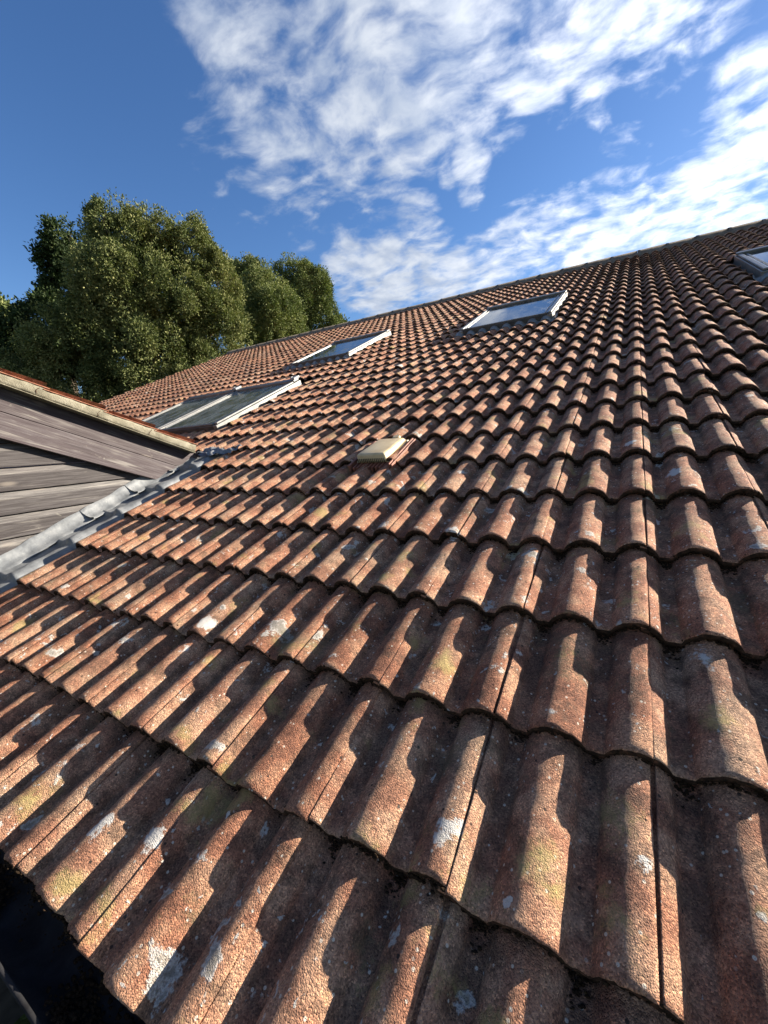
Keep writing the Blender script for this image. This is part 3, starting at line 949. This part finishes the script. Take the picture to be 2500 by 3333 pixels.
# verge: mortar bedding on an undercloak, with the red tile edges stepping down over it
LEN2 = math.hypot(RIDGE2_Y - YE, gl(RIDGE2_Y, 0) - gl(YE, 0))
def vfm(sgn):
    def f(x, s, h):        # x across, s down the rake from the ridge, h off the rake
        y = RIDGE2_Y + s * CA + h * SA
        zz = gl(RIDGE2_Y, 0) - s * SA + h * CA
        return (x, y if sgn == 1 else 2 * RIDGE2_Y - y, zz)
    return f
s_steps = [(v - RIDGE2_Y) / CA for v in (-0.84, -0.512, -0.189, 0.132, 0.465, 0.785)]
step0 = s_steps[0]
all_steps = sorted([step0 - 0.335 * i for i in range(1, 6) if step0 - 0.335 * i > 0.05] + s_steps)
for sgn in (1, -1):
    f = vfm(sgn)
    mo = MB()
    tl = MB()
    prev = 0.0
    for st in all_steps:
        n = 14
        rows = []
        ss = np.linspace(prev, st, n)
        jit = [0.002 * math.sin(s * 31 + sgn) + 0.0015 * math.sin(s * 83) for s in ss]
        # mortar face as a lumpy strip
        top = [-0.004 - 0.014 * (1 - (s - prev) / (st - prev)) for s in ss]
        rows = [[f(VX - 0.05, s, -0.068) for s in ss],
                [f(VX + j * 0.8 - 0.003, s, -0.068 + j * 1.5) for s, j in zip(ss, jit)],
                [f(VX + j, s, -0.052) for s, j in zip(ss, jit)],
                [f(VX + j * 0.5, s, -0.024 + t * 0.3) for s, j, t in zip(ss, jit, top)],
                [f(VX - 0.002 + j, s, t - 0.001) for s, j, t in zip(ss, jit, top)],
                [f(VX - 0.06, s, t - 0.001) for s, t in zip(ss, top)]]
        mo.grid(rows)
        # end face of the bedding at the step
        mo.grid([[f(VX - 0.05, st, -0.068), f(VX - 0.002, st, -0.068)], [f(VX - 0.05, st, -0.004), f(VX - 0.002, st, -0.004)]])
        # tile edge
        t0, t1 = top[0], top[-1]
        tl.hexa([f(VX - 0.30, prev - 0.02, t0), f(VX + 0.004, prev - 0.02, t0), f(VX + 0.004, st + 0.012, t1), f(VX - 0.30, st + 0.012, t1),
                 f(VX - 0.30, prev - 0.02, t0 + 0.006), f(VX + 0.004, prev - 0.02, t0 + 0.006), f(VX + 0.004, st + 0.012, t1 + 0.007), f(VX - 0.30, st + 0.012, t1 + 0.007)], bevel=0.003)
        prev = st
    # dark cracks where the bedding has split
    ver = mo.build('verge', M_MORTAR, barn)
    tl.build('tile_edge', M_RED, ver)
    for s in [all_steps[i] for i in range(len(all_steps) - 1)]:
        ck = MB()
        ln = [f(VX + 0.0028, s - 0.045 + 0.006 * math.sin(q * 5.1 + s), -0.058 + q * 0.042) for q in np.linspace(0, 1, 8)]
        wj = [random.uniform(0.5, 1.4) for _ in ln]
        ck.grid([[(p[0], p[1] + w * j, p[2]) for p, j in zip(ln, wj)] for w in (-0.0022, 0.0022)])
        ck.build('crack', M_NOSE, ver)
    # undercloak board under the bedding
    uc = MB()
    uc.box((VX - 0.30, 0.0, -0.0735), (VX + 0.002, LEN2, -0.0690), f)
    uc.build('undercloak', M_MORTAR, ver)
# roof slopes of the clad building
for sgn in (1, -1):
    f = vfm(sgn)
    mb = MB()
    us = np.linspace(bx0 - 0.2, VX - 0.05, 420)
    pr = prof(us)
    prev = 0.0
    for st in all_steps:
        mb.grid([[f(x, st + 0.01, p - 0.012) for x, p in zip(us, pr)], [f(x, st + 0.01, p + 0.006) for x, p in zip(us, pr)],
                 [f(x, prev - 0.03, p - 0.02) for x, p in zip(us, pr)]])
        prev = st
    mb.box((bx0 - 0.15, 0.0, -0.06), (VX - 0.31, LEN2, -0.035), f)
    mb.build('roof', M_TILE, barn)

# lead flashing along the foot of the gable wall
def dent(s, k): return 0.004 * math.sin(s * 19 + k) + 0.003 * math.sin(s * 47 + 2 * k)
BR = [EAVE_V + 0.02, -0.70, -0.06, 0.285, 0.61, 0.84]
FOLD = 0.068 + -0.022                  # height of the fold above the tile plane
for i in range(len(BR) - 1):
    mb = MB()
    v0, v1 = BR[i] - (0.028 if i else 0), BR[i + 1]
    vs_ = np.linspace(v0, v1, 26)
    rows = []
    for v in vs_:
        lift = 0.016 * max(0, 1 - (v - v0) / 0.05) ** 1.5 + 0.0015
        d = dent(v, i)
        top = 0.003 * math.sin(i * 2.1 + v * 7) + 0.003 * math.sin(v * 29 + i)
        row = []
        for x, n in ((0.003, 0.085 + top), (0.006, 0.083 + top), (0.014, 0.060), (0.026, 0.034), (0.046, 0.014), (0.066, 0.008), (0.070, 0.0)):
            k2 = x / 0.07
            row.append(rf(WX + x + lift * 1.2 * k2 + d * k2, v + 0.020 * k2 * (1 if abs(v - v0) < 1e-6 else 0), FOLD + n + lift * k2 + 0.4 * d))
        rows.append(row)
    mb.grid(rows)
    mb.build('flashing', M_LEAD, barn)
# lead dressed over the first roll of the tiles, beside the upstand
mb = MB()
rows = []
us = np.concatenate([[WX - 0.002, WX + 0.05, WX + 0.075, WX + 0.10], np.linspace(-3.10, -2.957, 30), [-2.955]])
for v in np.linspace(EAVE_V - 0.02, 1.0, 260):
    kk = math.floor(v / GAU)
    fr = (v - kk * GAU) / GAU
    st = STEP * (1 - fr) - 0.020 * math.exp(-(((1 - fr)) / 0.05) ** 2) * 0
    st = STEP * ((1 - fr) if fr > 0.06 else (fr / 0.06) * 0.94)
    d = dent(v, 7) * 0.5
    row = []
    for x in us:
        if x < -3.10:
            k2 = (-3.10 - x) / 0.16
            n = 0.016 + st * 0.8 + k2 * (FOLD - 0.016)
        else:
            n = float(prof(np.array([x]))[0]) * 0.97 + st + 0.008
            if x < -3.07: n = max(n, 0.016 + st * 0.8)
        if x > -2.956: n -= 0.012
        row.append(rf(x, v, n + d + 0.002 * math.sin(x * 60 + v * 23)))
    rows.append(row)
mb.grid(rows)
mb.build('soaker', M_LEAD, barn)
# crumpled saddle where the verge runs out on the roof
mb = MB()
rows = []
for a in np.linspace(0, 1, 16):
    row = []
    for b in np.linspace(0, 1, 18):
        u = -3.20 + 0.42 * b
        v = 0.87 + 0.13 * a + 0.03 * math.sin(b * 9)
        n = 0.078 + 0.010 * math.sin(a * 9 + b * 13) + 0.007 * math.sin(b * 31 + a * 4) - 0.010 * b
        row.append(rf(u, v, n))
    rows.append(row)
mb.grid(rows)
mb.build('saddle', M_LEAD, barn)
# valley lining between the two roofs
mb = MB()
mb.grid([[rf(x, 0.74, 0.02) for x in np.linspace(-11.7, -3.2, 20)], [rf(x, 1.10, 0.02) for x in np.linspace(-11.7, -3.2, 20)]])
mb.build('valley_lining', M_LEAD, barn)

# ------------------------------------------------------------------ debris in the gutter
n = 11000
pu = rng.uniform(-2.6, 2.2, n)
keep = vnoise(np.stack([pu, pu * 0, pu * 0], 1), 9.0, 21) + rng.normal(size=n) * 0.25 > -0.15
pu = pu[keep]
n = len(pu)
ang = rng.normal(size=n) * 0.55 - 0.1
py_ = GYC + 0.045 * np.sin(ang)
pz_ = GZC - 0.052 * np.cos(ang) + rng.uniform(0, 0.010, n)
szz = rng.uniform(0.0015, 0.0050, n) * np.where(rng.random(n) < 0.06, 1.9, 1.0)
sc = rng.uniform(0.5, 1.5, (n, len(IV), 1))
VV = np.stack([pu, py_, pz_], 1)[:, None, :] + IV[None] * sc * szz[:, None, None] * np.array([1.3, 0.9, 0.6])
FF = IF[None] + (np.arange(n) * len(IV))[:, None, None]
deb = link('gutter_moss', np_mesh('gutter_moss', VV.reshape(-1, 3), FF.reshape(-1, 3), [M_MOSS]), None, kind='stuff')
deb['label'] = 'dark clumps of moss and dirt lying in the black gutter'
deb['category'] = 'moss'

# ------------------------------------------------------------------ trees
CAMV = np.array(CAM)
def leaf_mesh(name, lobes, mat, per_m2, size, parent, seed, droop=0.2):
    r = np.random.default_rng(seed)
    C_, N_, R_ = [], [], []
    L = [list(q) for q in lobes]
    for x, y, z, rh, rv in lobes:                     # boughs: smaller clumps standing out of each mass
        for bi in range(20):
            d = r.normal(size=3)
            d[2] = d[2] * 0.8 + 0.15
            d /= np.linalg.norm(d)
            if bi < 8:
                f, q, st = r.uniform(0.55, 0.80), r.uniform(0.28, 0.46), r.uniform(1.1, 1.9)
            else:
                f, q, st = r.uniform(0.70, 1.0), r.uniform(0.10, 0.24), r.uniform(0.9, 2.0)
            f -= 0.16 * max(0, d[2])
            L.append([x + d[0] * rh * f, y + d[1] * rh * f, z + d[2] * rv * f, rh * q, rv * q * st])
    L = np.array(L)
    n0 = len(lobes)
    for li, (x, y, z, rh, rv) in enumerate(L):
        area = 4 * math.pi * rh * rv
        m = int(area * per_m2 * (0.45 if li < n0 else 1.0))
        d = r.normal(size=(m, 3))
        d /= np.linalg.norm(d, axis=1)[:, None]
        rad = r.random(m) ** 0.42
        rad = np.where(r.random(m) < 0.6, r.uniform(0.80, 1.03, m), rad)
        lump = 1 + 0.14 * vnoise(d + li, 2.6, seed + 3) + 0.13 * vnoise(d + li * 3, 6.5, seed + 5)
        c = np.array([x, y, z]) + d * (rad * lump)[:, None] * np.array([rh, rh, rv])
        # thin out so that clumps and gaps appear
        cl = vnoise(c, 1.5, seed + 7) + 0.6 * vnoise(c, 3.4, seed + 8)
        keep = cl + r.normal(size=m) * 0.22 > -0.32
        # drop those deep inside a neighbouring lobe
        for lj, (x2, y2, z2, h2, v2) in enumerate(L):
            if lj == li or lj >= n0: continue
            q = (c - np.array([x2, y2, z2])) / np.array([h2, h2, v2])
            keep &= ~((np.linalg.norm(q, axis=1) < 0.62) & (r.random(m) < 0.8))
        c, d = c[keep], d[keep]
        C_.append(c)
        N_.append(d)
        R_.append(np.clip(0.42 + 0.24 * vnoise(c, 0.8, seed + 9) + 0.20 * r.normal(size=len(c)), 0, 1))
    c, nrm, rr = np.concatenate(C_), np.concatenate(N_), np.concatenate(R_)
    # each spray: several pointed leaves fanned about an outward axis
    k = 5
    c = np.repeat(c, k, 0)
    nrm = np.repeat(nrm, k, 0)
    rr = np.repeat(rr, k) + r.normal(size=len(c)) * 0.07
    ax = nrm + r.normal(size=c.shape) * 0.75 + np.array([0, 0, droop])
    ax /= np.linalg.norm(ax, axis=1)[:, None]
    c = c + r.normal(size=c.shape) * size * 0.65
    side = np.cross(ax, r.normal(size=c.shape))
    side /= np.linalg.norm(side, axis=1)[:, None]
    up = np.cross(ax, side)
    ln = (size * r.uniform(0.6, 1.35, len(c)))[:, None]
    wd = ln * 0.27
    bend = up * ln * 0.12
    p0 = c
    p1 = c + ax * ln * 0.5 + side * wd + bend
    p2 = c + ax * ln
    p3 = c + ax * ln * 0.5 - side * wd + bend
    V = np.stack([p0, p1, p2, p3], 1).reshape(-1, 3)
    F = np.arange(len(V)).reshape(-1, 4)
    me = np_mesh(name, V, F, [mat], None, {'rnd': np.repeat(np.clip(rr, 0, 1), 4)}, smooth=False)
    return link(name, me, parent)

def tree(label, lobes, mat, per_m2, size, seed, base=None, group=None, r0=0.35):
    L = np.array(lobes)
    cx, cy = np.average(L[:, 0], weights=L[:, 3]), np.average(L[:, 1], weights=L[:, 3])
    if base: cx, cy = base
    t = empty('tree', (cx, cy, ground_z), label, 'tree', group)
    mb = MB()
    top = L[:, 2].max()
    zs = np.linspace(ground_z - 0.1, top - 0.6, 9)
    pts = [(cx + 0.12 * math.sin(z * 0.9 + seed), cy + 0.12 * math.cos(z * 1.1 + seed), z) for z in zs]
    mb.tube(pts, [r0 * (1 - 0.085 * i) ** 1.1 for i in range(9)], 10)
    for x, y, z, rh, rv in lobes:
        zb = max(ground_z + 1.2, z - rv * 1.3 - 0.3 * math.hypot(x - cx, y - cy))
        zb = min(zb, zs[-2])
        q = (zb - zs[0]) / (zs[-1] - zs[0])
        mid = ((x + cx) / 2, (y + cy) / 2, (zb + z) / 2 - 0.15)
        mb.tube([(cx, cy, zb), mid, (x, y, z), (x + 0.2, y + 0.1, z + rv * 0.6)], [0.12 * (1 - 0.5 * q) + 0.02, 0.075, 0.04, 0.012], 6)
    mb.build('trunk', M_BARK, t)
    leaf_mesh('crown', lobes, mat, per_m2, size, t, seed)
    return t

T_MAIN = [(x, y, z - 0.30, a, b) for x, y, z, a, b in [(-18.87,9.97,9.59,1.50,1.60),(-19.21,9.41,10.30,0.57,0.77),(-18.21,11.00,10.07,1.30,1.00),(-17.38,12.13,9.55,1.2,1.25),
          (-16.80,12.84,8.06,1.15,1.60),(-18.91,9.92,7.64,2.20,2.00),(-18.00,11.31,7.54,2.22,2.08),(-16.99,12.62,6.30,1.60,1.55),
          (-19.71,8.47,5.52,1.95,1.95),(-18.75,10.17,4.86,2.76,1.93),(-17.56,11.91,4.50,1.88,1.30),(-20.30,7.19,5.05,1.25,1.37),
          (-19.24,9.34,8.41,0.97,1.17),(-18.31,10.86,3.66,2.13,0.99),(-20.3,8.0,3.4,2.0,1.6),(-19.0,10.2,2.0,2.4,1.6),(-21.3,6.6,3.6,1.6,1.7),(-20.6,8.2,1.6,2.0,1.6),(-21.6,5.6,2.2,1.5,1.6)]]
T_DARK = [(-23.41,10.01,10.47,1.00,0.90),(-23.77,9.25,9.91,0.51,0.72),(-23.30,10.22,9.28,1.20,1.20),(-23.74,9.31,8.17,0.73,0.88),
          (-23.97,8.80,6.87,1.46,1.32),(-24.47,7.54,5.39,1.28,1.70)]
T_EDGE = [(-28.31,8.67,7.52,0.97,1.21),(-28.48,8.17,5.79,1.12,1.45),(-28.61,7.79,7.56,1.25,1.41)]
T_MID = [(-24.09,22.62,12.70,1.40,1.50),(-24.80,21.89,11.49,1.36,2.03),(-24.82,21.87,9.36,1.60,2.06)]
T_FRONT = [(-19.42,18.80,9.56,1.40,1.40),(-19.26,18.95,8.14,2.00,2.00),(-18.80,19.38,7.05,1.35,1.74)]
T_RIGHT = [(-21.40,23.74,12.40,1.40,1.30),(-20.46,24.51,11.19,1.65,1.65),(-20.34,24.61,9.26,1.61,1.83),(-21.47,23.68,10.36,1.81,2.04)]
T_TINY = [(-21.69,29.81,10.28,0.59,0.74),(-21.7,29.8,9.0,0.8,1.0)]
tree('tallest and broadest olive green tree, its wide crown behind the clad gable', T_MAIN, M_LEAF_MAIN, 175, 0.090, 1, base=(-18.6, 10.2), r0=0.45)
tree('dark loosely branched tree showing at the left of the broad olive tree', T_DARK, M_LEAF_DARK, 52, 0.15, 2, base=(-23.9, 9.2))
tree('pale green tree cut by the left edge of the photo', T_EDGE, M_LEAF_FRONT, 38, 0.22, 3)
tree('small topped tree squeezed between the broad olive tree and the two rounded ones', T_MID, M_LEAF_MAIN, 80, 0.14, 4)
tree('low dense rounded tree standing in front of the taller rounded tree', T_FRONT, M_LEAF_FRONT, 120, 0.105, 5)
tree('taller rounded tree at the right end of the group, against the white cloud', T_RIGHT, M_LEAF_FRONT, 95, 0.12, 6)
tree('tip of a small tree just showing over the roof, right of the rounded trees', T_TINY, M_LEAF_FRONT, 50, 0.20, 7, r0=0.15)
